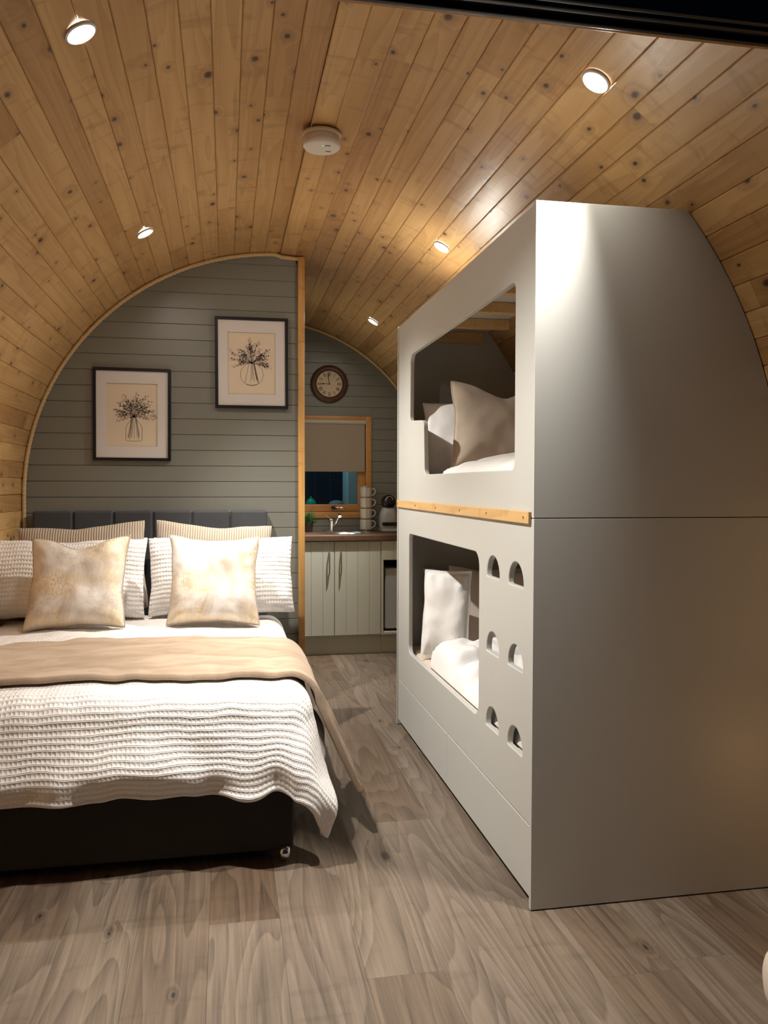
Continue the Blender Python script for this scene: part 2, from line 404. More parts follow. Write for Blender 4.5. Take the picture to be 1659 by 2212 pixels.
# horizontal painted boards
BP, BZ0 = .09, 1.227-.09*13
def board(parent, z0, z1, la, lb, ra, rb, y, th=.014, ch=.004, mat='wall_paint'):
    """board between heights z0..z1; la/lb left ends at z0/z1, ra/rb right ends; visible face at y looking to -y"""
    sec = [(z0+.0004, th), (z0+.0004, ch), (z0+ch, 0), (z1-ch*.4, 0), (z1-.0004, ch*.5), (z1-.0004, th)]
    V = []
    cxm = (la+ra)/2; czm = (z0+z1)/2
    for e in (0, 1):
        for z, d in sec:
            f = (z-z0)/(z1-z0); x = (la*(1-f)+lb*f) if e == 0 else (ra*(1-f)+rb*f)
            V.append((x-cxm, d, z-czm))
    F = [tuple(range(6)), tuple(range(11, 5, -1))]+[(i, i+6, (i+1) % 6+6, (i+1) % 6) for i in range(6)]
    o = pyd('board', V, F, M[mat], parent); o.location = (cxm, y, czm); return o
def arch_wall(name, x0, x1, y, th, mat):
    zs = [-.01, CZ]+[CZ+R*math.sin(math.radians(a)) for a in range(6, 90, 6)]
    L = [(max(x0, CX-arc_x(z)), z) for z in zs]; Rr = [(min(x1, CX+arc_x(z)), z) for z in zs]
    top = CZ+math.sqrt(R*R-(x1-CX)**2) if x1 < CX+.5 and x1 > CX else CZ+R
    Rr = [(x, z) for x, z in Rr]
    prof = L+[(CX, CZ+R)]+Rr[::-1]
    n = len(prof); V = [(x, y, z) for x, z in prof]+[(x, y+th, z) for x, z in prof]
    return pyd(name, V, [tuple(range(n)), tuple(range(2*n-1, n-1, -1))]+[(i, i+n, (i+1) % n+n, (i+1) % n) for i in range(n)], M[mat])
XP = .417
wm = arch_wall('wall_middle', XL, XP+.03, YW+.0145, .05, 'wall_dark'); tag(wm, 'sage grey boarded wall behind the double bed', None, None, 'structure')
k = 0
while True:
    z0 = max(0, BZ0+BP*(k-1)); z1 = BZ0+BP*k; k += 1
    if z0 > CZ+R-.01: break
    z1 = min(z1, CZ+R-.002)
    board(wm, z0, z1, CX-arc_x(z0), CX-arc_x(z1), XP, min(XP, CX+arc_x(z1)), YW)
wi = box('wall_inner', XP-.01, XP+.035, YW+.05, YB-.002, 0, CZ+R-.008, M['wall_paint']); tag(wi, 'painted side wall of the washroom facing the kitchenette', None, None, 'structure')
# pine post that ends the bed wall, two lengths
po = empty('trim_1', (XP+.019, YW, 0)); tag(po, 'honey pine post closing the edge of the sage wall', None, None, 'structure')
for z0, z1 in ((0, 2.135), (2.136, 2.628)):
    bm = bmesh.new(); bm_box(bm, -.019, .019, -.028, .048, -(z1-z0)/2, (z1-z0)/2, .002)
    # grain runs up: rotate so the local long axis is Y
    bmesh.ops.rotate(bm, cent=(0, 0, 0), matrix=Matrix.Rotation(-PI/2, 3, 'X'), verts=bm.verts[:])
    o = mesh_obj('post_length', bm, M['pine_trim'], po, auto=40); o.rotation_euler = (PI/2, 0, 0); o.location = (0, 0, (z0+z1)/2)
# kitchen wall with the window opening
wb = arch_wall('wall_back', XP, XR, YB+.03, .06, 'wall_dark')
WX0, WX1, WZ0, WZ1 = .47, 1.197, 1.025, 1.872
bpy.data.objects.remove(wb)
def wall_with_hole():
    zs = [0, CZ]+[CZ+R*math.sin(math.radians(a)) for a in range(6, 90, 6)]
    prof = [(XP-.02, 0), (XP-.02, CZ+math.sqrt(R*R-(XP-.02-CX)**2))]+[(CX+arc_x(z), z) for z in zs[::-1] if CX+arc_x(z) > XP]
    hole = [(WX0+.03, WZ0+.03), (WX1-.03, WZ0+.03), (WX1-.03, WZ1-.03), (WX0+.03, WZ1-.03)]
    return panel2d('wall_back', [prof, hole], .06, .0005, M['wall_dark'], None, Matrix(((1, 0, 0, 0), (0, 0, 1, YB+.046), (0, 1, 0, 0), (0, 0, 0, 1))))
wb = wall_with_hole(); tag(wb, 'sage grey boarded wall behind the kitchen worktop', None, None, 'structure')
k = 0
while True:
    z0 = max(0, BZ0+BP*(k-1)); z1 = BZ0+BP*k; k += 1
    if z0 > CZ+R-.02: break
    z1 = min(z1, CZ+R-.012)
    ra, rb = CX+arc_x(z0), CX+arc_x(z1)
    if z1 > WZ0+.012 and z0 < WZ1-.012:
        za, zb = z0, z1
        if z0 < WZ0: za = z0
        board(wb, z0, z1, XP+.035, XP+.035, WX0+.02, WX0+.02, YB); board(wb, z0, z1, WX1-.02, WX1-.02, ra, rb, YB)
        if z1 > WZ1: board(wb, WZ1-.012, z1, WX0+.0204, WX0+.0204, WX1-.0204, WX1-.0204, YB)
        if z0 < WZ0: board(wb, z0, WZ0+.012, WX0+.0204, WX0+.0204, WX1-.0204, WX1-.0204, YB)
    else:
        board(wb, z0, z1, XP+.035, XP+.035, max(ra, XP+.05), max(rb, XP+.05), YB)
# ropes that trim the vault against the walls
def rope(name, pts, label):
    out = [Vector(pts[0])]
    for a, b in zip(pts, pts[1:]):
        a, b = Vector(a), Vector(b); n = max(1, int((b-a).length/.006))
        out += [a.lerp(b, i/n) for i in range(1, n+1)]
    o = tube(name, out, .0125, M['rope'], None, 12, lobes=3, pitch=.075, amp=.34); tag(o, label, None, None, 'structure'); return o
rr = R-.012
pts = [(CX-rr, YW-.011, .02)]+[(CX-rr*math.cos(math.radians(a)), YW-.011, CZ+rr*math.sin(math.radians(a))) for a in range(0, 89, 3)]
pts += [(CX-.03, YW-.011, CZ+rr-.001), (CX+.01, YW-.011, CZ+rr-.014), (XP, YW-.011, CZ+rr-.020)]
rope('trim_2', pts, 'twisted natural rope edging the sage wall over the bed')
pts = [(CX+rr*math.sin(math.radians(a)), YB-.011, CZ+rr*math.cos(math.radians(a))) for a in range(6, 91, 3)]+[(CX+rr, YB-.011, .95)]
rope('trim_3', pts, 'twisted natural rope edging the kitchen wall')
# front gable with the wide door opening; only its black head shows
wf = panel2d('wall_front', [[(XL-.05, 0), (XL-.05, CZ)]+[(CX-(R+.05)*math.cos(math.radians(a)), CZ+(R+.05)*math.sin(math.radians(a))) for a in range(5, 180, 5)]+[(XR+.05, CZ), (XR+.05, 0), (1.43, 0), (1.43, 2.131), (-.80, 2.131), (-.80, 0)]], .10, .001, M['outdoor'], None, Matrix(((1, 0, 0, 0), (0, 0, 1, YF-.055), (0, 1, 0, 0), (0, 0, 0, 1))))
tag(wf, 'dark front gable round the door opening', None, None, 'structure')
dr = empty('door_1', (CX, 1.30, 0)); tag(dr, 'black aluminium door head across the opening', None, None, 'structure')
def dbox(n, x0, x1, y0, y1, z0, z1, mat='alu'): return box(n, x0-CX, x1-CX, y0-1.30, y1-1.30, z0, z1, M[mat], dr, .003)
dbox('door_head', -.80, 1.43, 1.24, 1.335, 2.075, 2.13)
for y, z in ((1.318, 2.066), (1.27, 2.058), (1.235, 2.05)): dbox('track_rail', -.80, 1.43, y-.006, y+.006, z, 2.08, 'alu')
dbox('head_trim', -.80, 1.43, 1.336, 1.352, 2.078, 2.128, 'pine_trim')
dbox('door_jamb', -.80, -.74, 1.24, 1.335, 0, 2.075); dbox('door_jamb', 1.37, 1.43, 1.24, 1.335, 0, 2.075)
# ------------------------------------------------------------------ downlights
def downlight(x, y, z, label, gain=1.0):
    ax = Vector((CX-x, 0, CZ-z)).normalized()
    q = Vector((0, 0, -1)).rotation_difference(ax)
    P = Vector((CX, y, CZ))-ax*(R-.001)
    e = empty('downlight', P); e.rotation_mode = 'QUATERNION'; e.rotation_quaternion = q
    tag(e, label, 'downlight', 'recessed ceiling downlights')
    lathe('bezel', [(.034, -.001), (.035, -.007), (.039, -.0085), (.0435, -.006), (.045, 0)], M['bezel'], e, 32, cap=False)
    lathe('lamp_lens', [(.001, -.0026), (.02, -.0024), (.0345, -.0016)], M['lamp_face'], e, 32, cap=False)
    L = bpy.data.lights.new('downlight_beam', 'SPOT'); L.energy = LAMP_BEAM*gain; L.color = LAMP_COL; L.spot_size = math.radians(90); L.spot_blend = 1.0; L.shadow_soft_size = .022
    lo = link(bpy.data.objects.new('downlight_beam', L), e); lo.location = (0, 0, -.012)
downlight(-.369, 2.30, 2.476, 'glowing recessed downlight in the pine vault over the foot of the double bed')
downlight(1.040, 2.239, 2.452, 'glowing recessed downlight just in front of the bunk end panel')
downlight(-.369, 4.044, 2.476, 'glowing recessed downlight over the pillows of the double bed')
downlight(1.033, 3.928, 2.457, 'glowing recessed downlight above the flat top of the bunk')
downlight(1.030, 5.811, 2.458, 'glowing recessed downlight between bunk and kitchen clock', 1.7)
# ------------------------------------------------------------------ bunk bed
BX, BY0, BY1, BT = .912, 2.358, 4.385, 2.147
bk = empty('bunk_bed', (BX, (BY0+BY1)/2, 0)); tag(bk, 'pale grey built-in bunk bed with cut-out openings and step holes', 'bunk bed')
def BM(m): return Matrix.Translation(-bk.location) @ m
FR = Matrix(((0, 0, 1, BX+.011), (1, 0, 0, 0), (0, 1, 0, 0), (0, 0, 0, 1)))          # (u=y, v=z) on the aisle side
def bbox(n, x0, x1, y0, y1, z0, z1, mat, bev=.002, parent=None):
    l = bk.location; return box(n, x0-l.x, x1-l.x, y0-l.y, y1-l.y, z0, z1, M[mat], parent or bk, bev)
rect = lambda a, b, c, d: [(a, c), (b, c), (b, d), (a, d)]
up_open = fillet([(2.545, 1.350), (3.775, 1.350), (3.795, 1.605), (4.092, 1.625), (4.085, 1.952), (2.545, 1.952)], [.03, .035, .045, .022, .045, .03])
panel2d('upper_front_panel', [rect(BY0+.020, BY1-.020, 1.203, BT-.001), up_open], .022, .004, M['bunk'], bk, BM(FR))
lo_open = fillet(rect(2.916, 4.108, .445, 1.053), [.055, .04, .03, .055])
def step_hole(yc, zb):
    r = .0705; a = [(yc+r*math.cos(math.radians(k)), zb+.006+r*math.sin(math.radians(k))) for k in range(0, 181, 12)]
    return a+[(yc-r+.004, zb), (yc+r-.004, zb)]
holes = [step_hole(y, z) for z in (.978, .711, .445) for y in (2.755, 2.524)]
panel2d('lower_front_panel', [rect(BY0+.020, BY1-.020, .254, 1.199), lo_open]+holes, .022, .004, M['bunk'], bk, BM(FR))
for a, b in ((2.380, 3.3535), (3.3565, 4.363)): bbox('drawer', BX, BX+.022, a, b, .032, .2515, 'bunk', .002)
bbox('drawer_gap_shade', BX+.03, BX+.05, 2.39, 4.35, .0, .25, 'recess_shade', 0)  # black board behind the drawers, paints the shade of their gap
def end_loop(z0, z1):
    zs = [z0]+[z for z in [1.22+.06*i for i in range(0, 20)] if z0 < z < z1]+[z1]
    return [(BX-.004, z0)]+[(min(CX+arc_x(z)-.004, 9), z) for z in zs]+[(BX-.004, z1)]
for nm, y in (('end_panel', BY0+.009), ('end_panel', BY1-.009)):
    E_ = Matrix(((1, 0, 0, 0), (0, 0, 1, y), (0, 1, 0, 0), (0, 0, 0, 1)))
    panel2d(nm, [end_loop(.004, 1.1995)], .018, .0012, M['bunk'], bk, BM(E_)); panel2d(nm, [end_loop(1.202, BT)], .018, .0012, M['bunk'], bk, BM(E_))
zr = BT-.018; xr_ = CX+arc_x(BT)-.01
bbox('roof_panel', BX+.002, xr_, BY0+.02, BY1-.02, zr, BT-.001, 'bunk', .001)
for y in (2.90, 3.26, 3.63, 4.0):
    bbox('roof_batten', BX+.025, xr_, y-.022, y+.022, zr-.048, zr-.001, 'pine_strip', .002)
eb = bbox('end_batten', BX+.025, xr_-.02, BY1-.042, BY1-.019, zr-.062, zr-.001, 'pine_strip', .002)
bbox('upper_slat_base', BX+.024, XR-.01, BY0+.02, BY1-.02, 1.165, 1.195, 'bunk_in', .002)
bbox('lower_slat_base', BX+.024, XR-.01, BY0+.02, BY1-.02, .262, .29, 'bunk_in', .002)
ts = bbox('joint_strip', BX-.011, BX-.0005, 2.388, 4.364, 1.182, 1.220, 'pine_strip', .0025)
for y in (2.43, 2.80, 3.14, 3.52, 3.92, 4.345):
    o = lathe('screw', [(.0055, 0), (.005, .0018), (.002, .0026)], M['brass'], None, 14)
    o.parent = ts; o.matrix_local = Matrix.Translation((BX-.0105-bk.location.x, y-bk.location.y, 1.201)) @ Matrix.Rotation(-PI/2, 4, 'Y')
# ------------------------------------------------------------------ soft goods builders
def smooth(a, b, x):
    x = max(0, min(1, (x-a)/(b-a))); return x*x*(3-2*x)
def set_uv(me, fn):
    ul = me.uv_layers.new(name='UVMap')
    for lp in me.loops: ul.data[lp.index].uv = fn(lp.vertex_index)
def pillow(name, w, h, t, mat, seed, mtx, pinch=.07, sag=.2, wr=.012, res=44, power=.5, ear=1.0, chop=0, flange=0):
    """soft cushion standing in its own XZ plane, face to -Y"""
    V = []; UV = []; F = []; n = res+1; off = Vector((seed*3.7, seed*1.9, seed*5.3))
    for side in (-1, 1):
        for j in range(n):
            for i in range(n):
                u = math.sin((2*i/res-1)*PI/2*.92)/math.sin(PI/2*.92); v = math.sin((2*j/res-1)*PI/2*.92)/math.sin(PI/2*.92)
                x = w/2*u*(1-pinch*(1-v*v)**1.2*ear); z = h/2*v*(1-pinch*(1-u*u)**1.2*ear)
                if chop and v > 0: z -= chop*h*v*math.exp(-(u/.42)**2)
                uu, vv = min(1, abs(u)/(1-flange)), min(1, abs(v)/(1-flange))
                base = max(0, (1-uu**4)*(1-vv**4))
                th = t/2*base**power*(1+sag*(-v)*.8)
                p = Vector((x, 0, z)); rad = math.atan2(z, x); dist = math.hypot(u, v)
                wri = noise.noise(Vector((x*7, z*7, side*3))+off)*.8+noise.noise(Vector((math.cos(rad)*5, math.sin(rad)*5, dist*1.2+side))+off)*smooth(.55, 1.2, dist)*.7+noise.noise(Vector((x*17, z*17, side*3))+off)*.3
                edge = min(1, base*3)
                y = side*th+side*wr*wri*edge
                if edge < 1e-6: y = .004*noise.noise(Vector((x*14, z*14, 0))+off)+side*.0015
                V.append((x+.006*noise.noise(Vector((z*9, seed, 0))), y, z+.006*noise.noise(Vector((x*9, seed, 4))))); UV.append((x, z))
    N = n*n
    for j in range(res):
        for i in range(res):
            a = j*n+i; F.append((a, a+1, a+n+1, a+n)); F.append((N+a, N+a+n, N+a+n+1, N+a+1))
    bd = [i for i in range(res)]+[j*n+res for j in range(res)]+[res*n+i for i in range(res, 0, -1)]+[j*n for j in range(res, 0, -1)]
    for k in range(len(bd)): a, b = bd[k], bd[(k+1) % len(bd)]; F.append((a, N+a, N+b, b))
    o = pyd(name, V, F, M[mat], None, True); set_uv(o.data, lambda i: UV[i]); o.matrix_world = mtx
    o['_rim'] = 0; del o['_rim']
    return o, [((V[i][0]+V[N+i][0])/2, (V[i][1]+V[N+i][1])/2, (V[i][2]+V[N+i][2])/2) for i in bd]
def pose(x, y, zbase, h, lean, yaw=0, roll=0):
    """bottom edge at zbase; lean back (towards +y) in degrees"""
    r = Matrix.Rotation(math.radians(yaw), 4, 'Z') @ Matrix.Rotation(math.radians(-lean), 4, 'X') @ Matrix.Rotation(math.radians(roll), 4, 'Y')
    return Matrix.Translation((x, y, zbase)) @ r @ Matrix.Translation((0, 0, h/2))
def piping(o, rim, mat, r=.0045):
    bm = bmesh.new(); bm_tube(bm, rim[::2], r, 6, True); return mesh_obj('piping', bm, M[mat], o, True)
def draped(name, mat, s0, s1, t0, t1, xr, yf, top, rad, flare, fold, thick, seed, ns=120, nt=120, puff=None, uvs=1, foldk=7.0, hemr=0, notch=0, lumpy=0, tuck=0):
    """sheet with flat coordinates s (across), t (along): lies on the bed top, hangs over its right side and foot"""
    V = []; UV = []; F = []; off = Vector((seed*2.1, seed*4.3, seed)); arc = rad*PI/2
    for j in range(nt+1):
        for i in range(ns+1):
            s = s0+(s1-s0)*i/ns; t = t0+(t1-t0)*j/nt
            if hemr:   # round the sheet corner
                a, b = s-(s1-hemr), (t0+hemr)-t
                if a > 0 and b > 0:
                    m = max(a, b); q = math.hypot(a, b)
                    if q > 0: k = m/q; s = s1-hemr+a*k; t = t0+hemr-b*k
            ox = max(0, s-xr); oy = max(0, yf-t); d = math.hypot(ox, oy)
            bx, by = min(s, xr), max(t, yf)
            if d > 1e-6: dx, dy = ox/d, -oy/d
            else: dx = dy = 0
            if d < arc: o_ = rad*math.sin(d/rad); dr_ = rad*(1-math.cos(d/rad))
            else: o_ = rad+flare*(d-arc); dr_ = rad+(d-arc)*math.sqrt(1-flare*flare)
            per = bx-by*1.0+math.atan2(-dy, dx)*.16 if d > 0 else bx-by
            g = smooth(arc*.35, arc+.30, d)
            rip = noise.noise(Vector((per*foldk, d*.8, 0))+off)+.5*noise.noise(Vector((per*foldk*2.3, d*1.5, 5))+off)
            o_ += fold*g*rip+lumpy*g*noise.noise(Vector((per*6, d*6, 9))+off)
            o_ -= tuck*(1-smooth(0, .11, min(s1-s, t-t0)))*g
            ntc = math.exp(-((s-.165)/.05)**2)*smooth(.12, .40, oy)*notch
            o_ -= .04*ntc
            zt = top+(puff(bx, by) if puff else 0)
            lump = .010*noise.noise(Vector((s*5, t*5, 0))+off)+.006*noise.noise(Vector((s*13, t*13, 2))+off)
            z = zt-dr_+lump*(1-g*.4)+g*.024*noise.noise(Vector((per*7, 3, 1))+off)+.026*ntc
            V.append((bx+dx*o_, by+dy*o_, z)); UV.append((s*uvs, t*uvs))
    n = ns+1
    for j in range(nt):
        for i in range(ns): a = j*n+i; F.append((a, a+1, a+n+1, a+n))
    o = pyd(name, V, F, M[mat], None, True); set_uv(o.data, lambda i: UV[i])
    if o.data.polygons[len(o.data.polygons)//2].normal.z < 0: o.data.flip_normals()
    m = o.modifiers.new('thickness', 'SOLIDIFY'); m.thickness = thick; m.offset = -1; m.use_even_offset = False
    b = o.modifiers.new('soft', 'SUBSURF'); b.levels = 1; b.render_levels = 1
    return o
# ------------------------------------------------------------------ double bed
dv = empty('divan_bed', (-.44, 3.83, 0)); tag(dv, 'black fabric divan bed base with panelled charcoal velvet headboard', 'bed')
def dbx(n, x0, x1, y0, y1, z0, z1, mat, bev, parent=None, seg=3):
    l = dv.location; return box(n, x0-l.x, x1-l.x, y0-l.y, y1-l.y, z0, z1, M[mat], parent or dv, bev, seg)
dbx('base', -1.10, .225, 2.845, 4.815, .034, .345, 'divan', .014)
for k in range(6):
    a = -1.045+.2135*k; dbx('headboard_panel', a, a+.2115, 4.815, 4.888, .28, 1.155, 'velvet', .016, None, 4)
for x in (.195, -1.06):
    for y in (2.89, 4.75):
        c = lathe('castor', [(.006, -.016), (.021, -.016), (.026, -.011), (.027, 0), (.026, .011), (.021, .016), (.006, .016)], M['chrome'], dv, 24, 'X', cap=True)
        c.location = (x-dv.location.x, y-dv.location.y-.045, .0275)
        s_ = lathe('castor_stem', [(.007, .026), (.007, .05)], M['nickel'], c, 12); s_.location = (0, .022, -.008)
mt_ = box('mattress', -1.095, .19, 2.875, 4.81, .347, .555, M['cotton_cream'], None, .04, 4); tag(mt_, 'double mattress on the black divan under white waffle duvet', 'mattress')
puff = lambda x, y: .018*math.sin((x+1.1)*2.4)*1.0+.016*smooth(2.8, 3.2, y)
dq = draped('duvet', 'waffle', -1.098, .205+.43, 2.885-.405, 4.45, .205, 2.885, .588, .095, .33, .05, .034, 3, 170, 170, puff, 1, 4.0, .06, 1, .05, .045)
tag(dq, 'white waffle cotton duvet hanging over foot of the double bed', 'duvet')
th = draped('throw_blanket', 'fleece', -1.098, .225+.55, 2.955, 3.62, .225, 2.80, .622, .115, .42, .025, .024, 3, 130, 60, puff, 1, 3.0)
tag(th, 'taupe fleece throw blanket laid across white waffle duvet', 'blanket')
BT_ = .622
# sleeping pillows at the headboard, waffle pillows, corduroy and gold cushions
for x, sd, lab in ((-.74, 21, 'by the pine wall'), (-.085, 22, 'by the pine post')):
    o, r_ = pillow('pillow', .62, .385, .10, 'cotton', sd, pose(x, 4.68, BT_+.005, .385, 9, 0), wr=.008); tag(o, 'plain white pillow behind the corduroy cushion '+lab, 'pillow', 'white pillows at the headboard')
for x, w, sd, yw, ro, lab in ((-.73, .65, 5, -2, -3.5, 'by the pine wall'), (-.085, .62, 6, 2, 3.5, 'by the pine post')):
    o, r_ = pillow('cushion', w, .465, .12, 'cord', sd, pose(x, 4.53, BT_+.012, .465, 12, yw, ro), chop=.035, pinch=.04, wr=.007); tag(o, 'beige ribbed corduroy cushion against the headboard '+lab, 'cushion', 'beige corduroy cushions at the headboard')
for x, w, sd, yw, lab in ((-.835, .865, 7, -3, 'by the pine wall'), (-.02, .74, 8, 2, 'by the pine post')):
    o, r_ = pillow('pillow', w, .405, .15, 'waffle', sd, pose(x, 4.32, BT_+.012, .405, 16, yw), wr=.014, pinch=.035, sag=.35, chop=.03); tag(o, 'white waffle pillow behind a gold flecked cushion, '+lab, 'pillow', 'white waffle pillows')
for x, w, yw, sd, ro, lab in ((-.70, .46, -6, 12, -2, 'square gold flecked cushion mostly golden brown, by the pine wall'), (-.062, .435, 3, 17, 2, 'square pale cushion with gold specks in the middle, by the pine post')):
    o, rim = pillow('cushion', w, .465, .14, 'foil', sd, pose(x, 4.045, BT_+.004, .465, 27, yw, ro), chop=.10, pinch=.09, wr=.014)
    tag(o, lab, 'cushion', 'gold flecked cushions'); piping(o, rim, 'piping')
# ------------------------------------------------------------------ bedding in the bunks
def puffy(name, mat, x0, x1, y0, y1, z0, h, seed, res=(60, 90), edge=.10, wr=.02, fn=None, dirn=(4, 9)):
    V = []; F = []; nx, ny = res; off = Vector((seed*1.7, seed*3.1, seed)); n = nx+1
    for top in (1, 0):
        for j in range(ny+1):
            for i in range(nx+1):
                fx, fy = i/nx, j/ny; x = x0+(x1-x0)*fx; y = y0+(y1-y0)*fy
                d = min(x-x0, x1-x, y-y0, y1-y); e = min(1, max(0, d)/edge); prof = math.sqrt(max(0, 1-(1-e)**2))
                wri = noise.noise(Vector((x*dirn[0], y*dirn[1], 0))+off)+.5*abs(noise.noise(Vector((x*9, y*6, 3))+off))+.35*noise.noise(Vector((x*19, y*16, 3))+off)
                z = z0+(h*prof+wr*wri*prof+(fn(x, y) if fn else 0)*prof if top else 0)
                V.append((x, y, max(z, z0+.001) if top else z0))
    N = (nx+1)*(ny+1)
    for j in range(ny):
        for i in range(nx): a = j*n+i; F.append((a, a+1, a+n+1, a+n)); F.append((N+a, N+a+n, N+a+n+1, N+a+1))
    bd = [i for i in range(nx)]+[j*n+nx for j in range(ny)]+[ny*n+i for i in range(nx, 0, -1)]+[j*n for j in range(ny, 0, -1)]
    for k in range(len(bd)): a, b = bd[k], bd[(k+1) % len(bd)]; F.append((a, b, N+b, N+a))
    return pyd(name, V, F, M[mat], None, True)
BXI, BXO = BX+.03, XR-.03
o = box('mattress', BXI, BXO, BY0+.03, BY1-.03, .291, .44, M['sheet'], None, .035, 4); tag(o, 'blush sheeted mattress in the lower bunk', 'mattress')
o = box('mattress', BXI, BXO, BY0+.03, BY1-.03, 1.196, 1.335, M['sheet'], None, .035, 4); tag(o, 'blush sheeted mattress in the upper bunk', 'mattress')
o = puffy('duvet', 'cotton', BXI+.002, BXO-.01, BY0+.05, 3.80, .442, .080, 4, wr=.034, dirn=(3, 7), fn=lambda x, y: .055*smooth(3.2, 3.6, y)-.055*math.exp(-((y-3.42-.35*(x-.95))/.035)**2)-.03*math.exp(-((y-3.20-.5*(x-.95))/.03)**2)-.025*math.exp(-((y-2.95-.2*(x-.95))/.03)**2)); tag(o, 'crumpled white duvet in the lower bunk', 'duvet')
o = puffy('duvet', 'cotton', BXI+.002, BXO-.01, BY0+.05, 3.60, 1.337, .055, 9, wr=.012, fn=lambda x, y: .06*smooth(.95, 1.35, x)); tag(o, 'smooth white duvet in the upper bunk', 'duvet')
o, r_ = pillow('pillow', .60, .41, .10, 'cotton', 31, pose(1.33, 4.24, .447, .41, 7, -3), wr=.010); tag(o, 'shaded white pillow against far end of the lower bunk', 'pillow')
o, r_ = pillow('pillow', .24, .44, .11, 'cotton', 32, pose(1.045, 3.91, .447, .44, 13, -28), wr=.022, flange=.08, pinch=.03); tag(o, 'bright white pillow standing upright in the lower bunk', 'pillow')
o, r_ = pillow('cushion', .44, .42, .11, 'pink_linen', 33, pose(1.30, 4.03, .460, .42, 14, -14, 4), wr=.012); tag(o, 'blush cushion leaning beside the upright white pillow, lower bunk', 'cushion')
o, r_ = pillow('pillow', .62, .40, .11, 'cotton', 34, pose(1.262, 3.955, 1.344, .40, 19, -14), wr=.020); tag(o, 'white pillow at far end of the upper bunk', 'pillow')
o, rim = pillow('cushion', .50, .47, .13, 'taupe_velvet', 35, pose(1.285, 3.735, 1.360, .47, 22, -8, 3), wr=.014, chop=.14, pinch=.08); tag(o, 'large taupe velvet cushion leaning in the upper bunk', 'cushion'); piping(o, rim, 'taupe_velvet', .005)
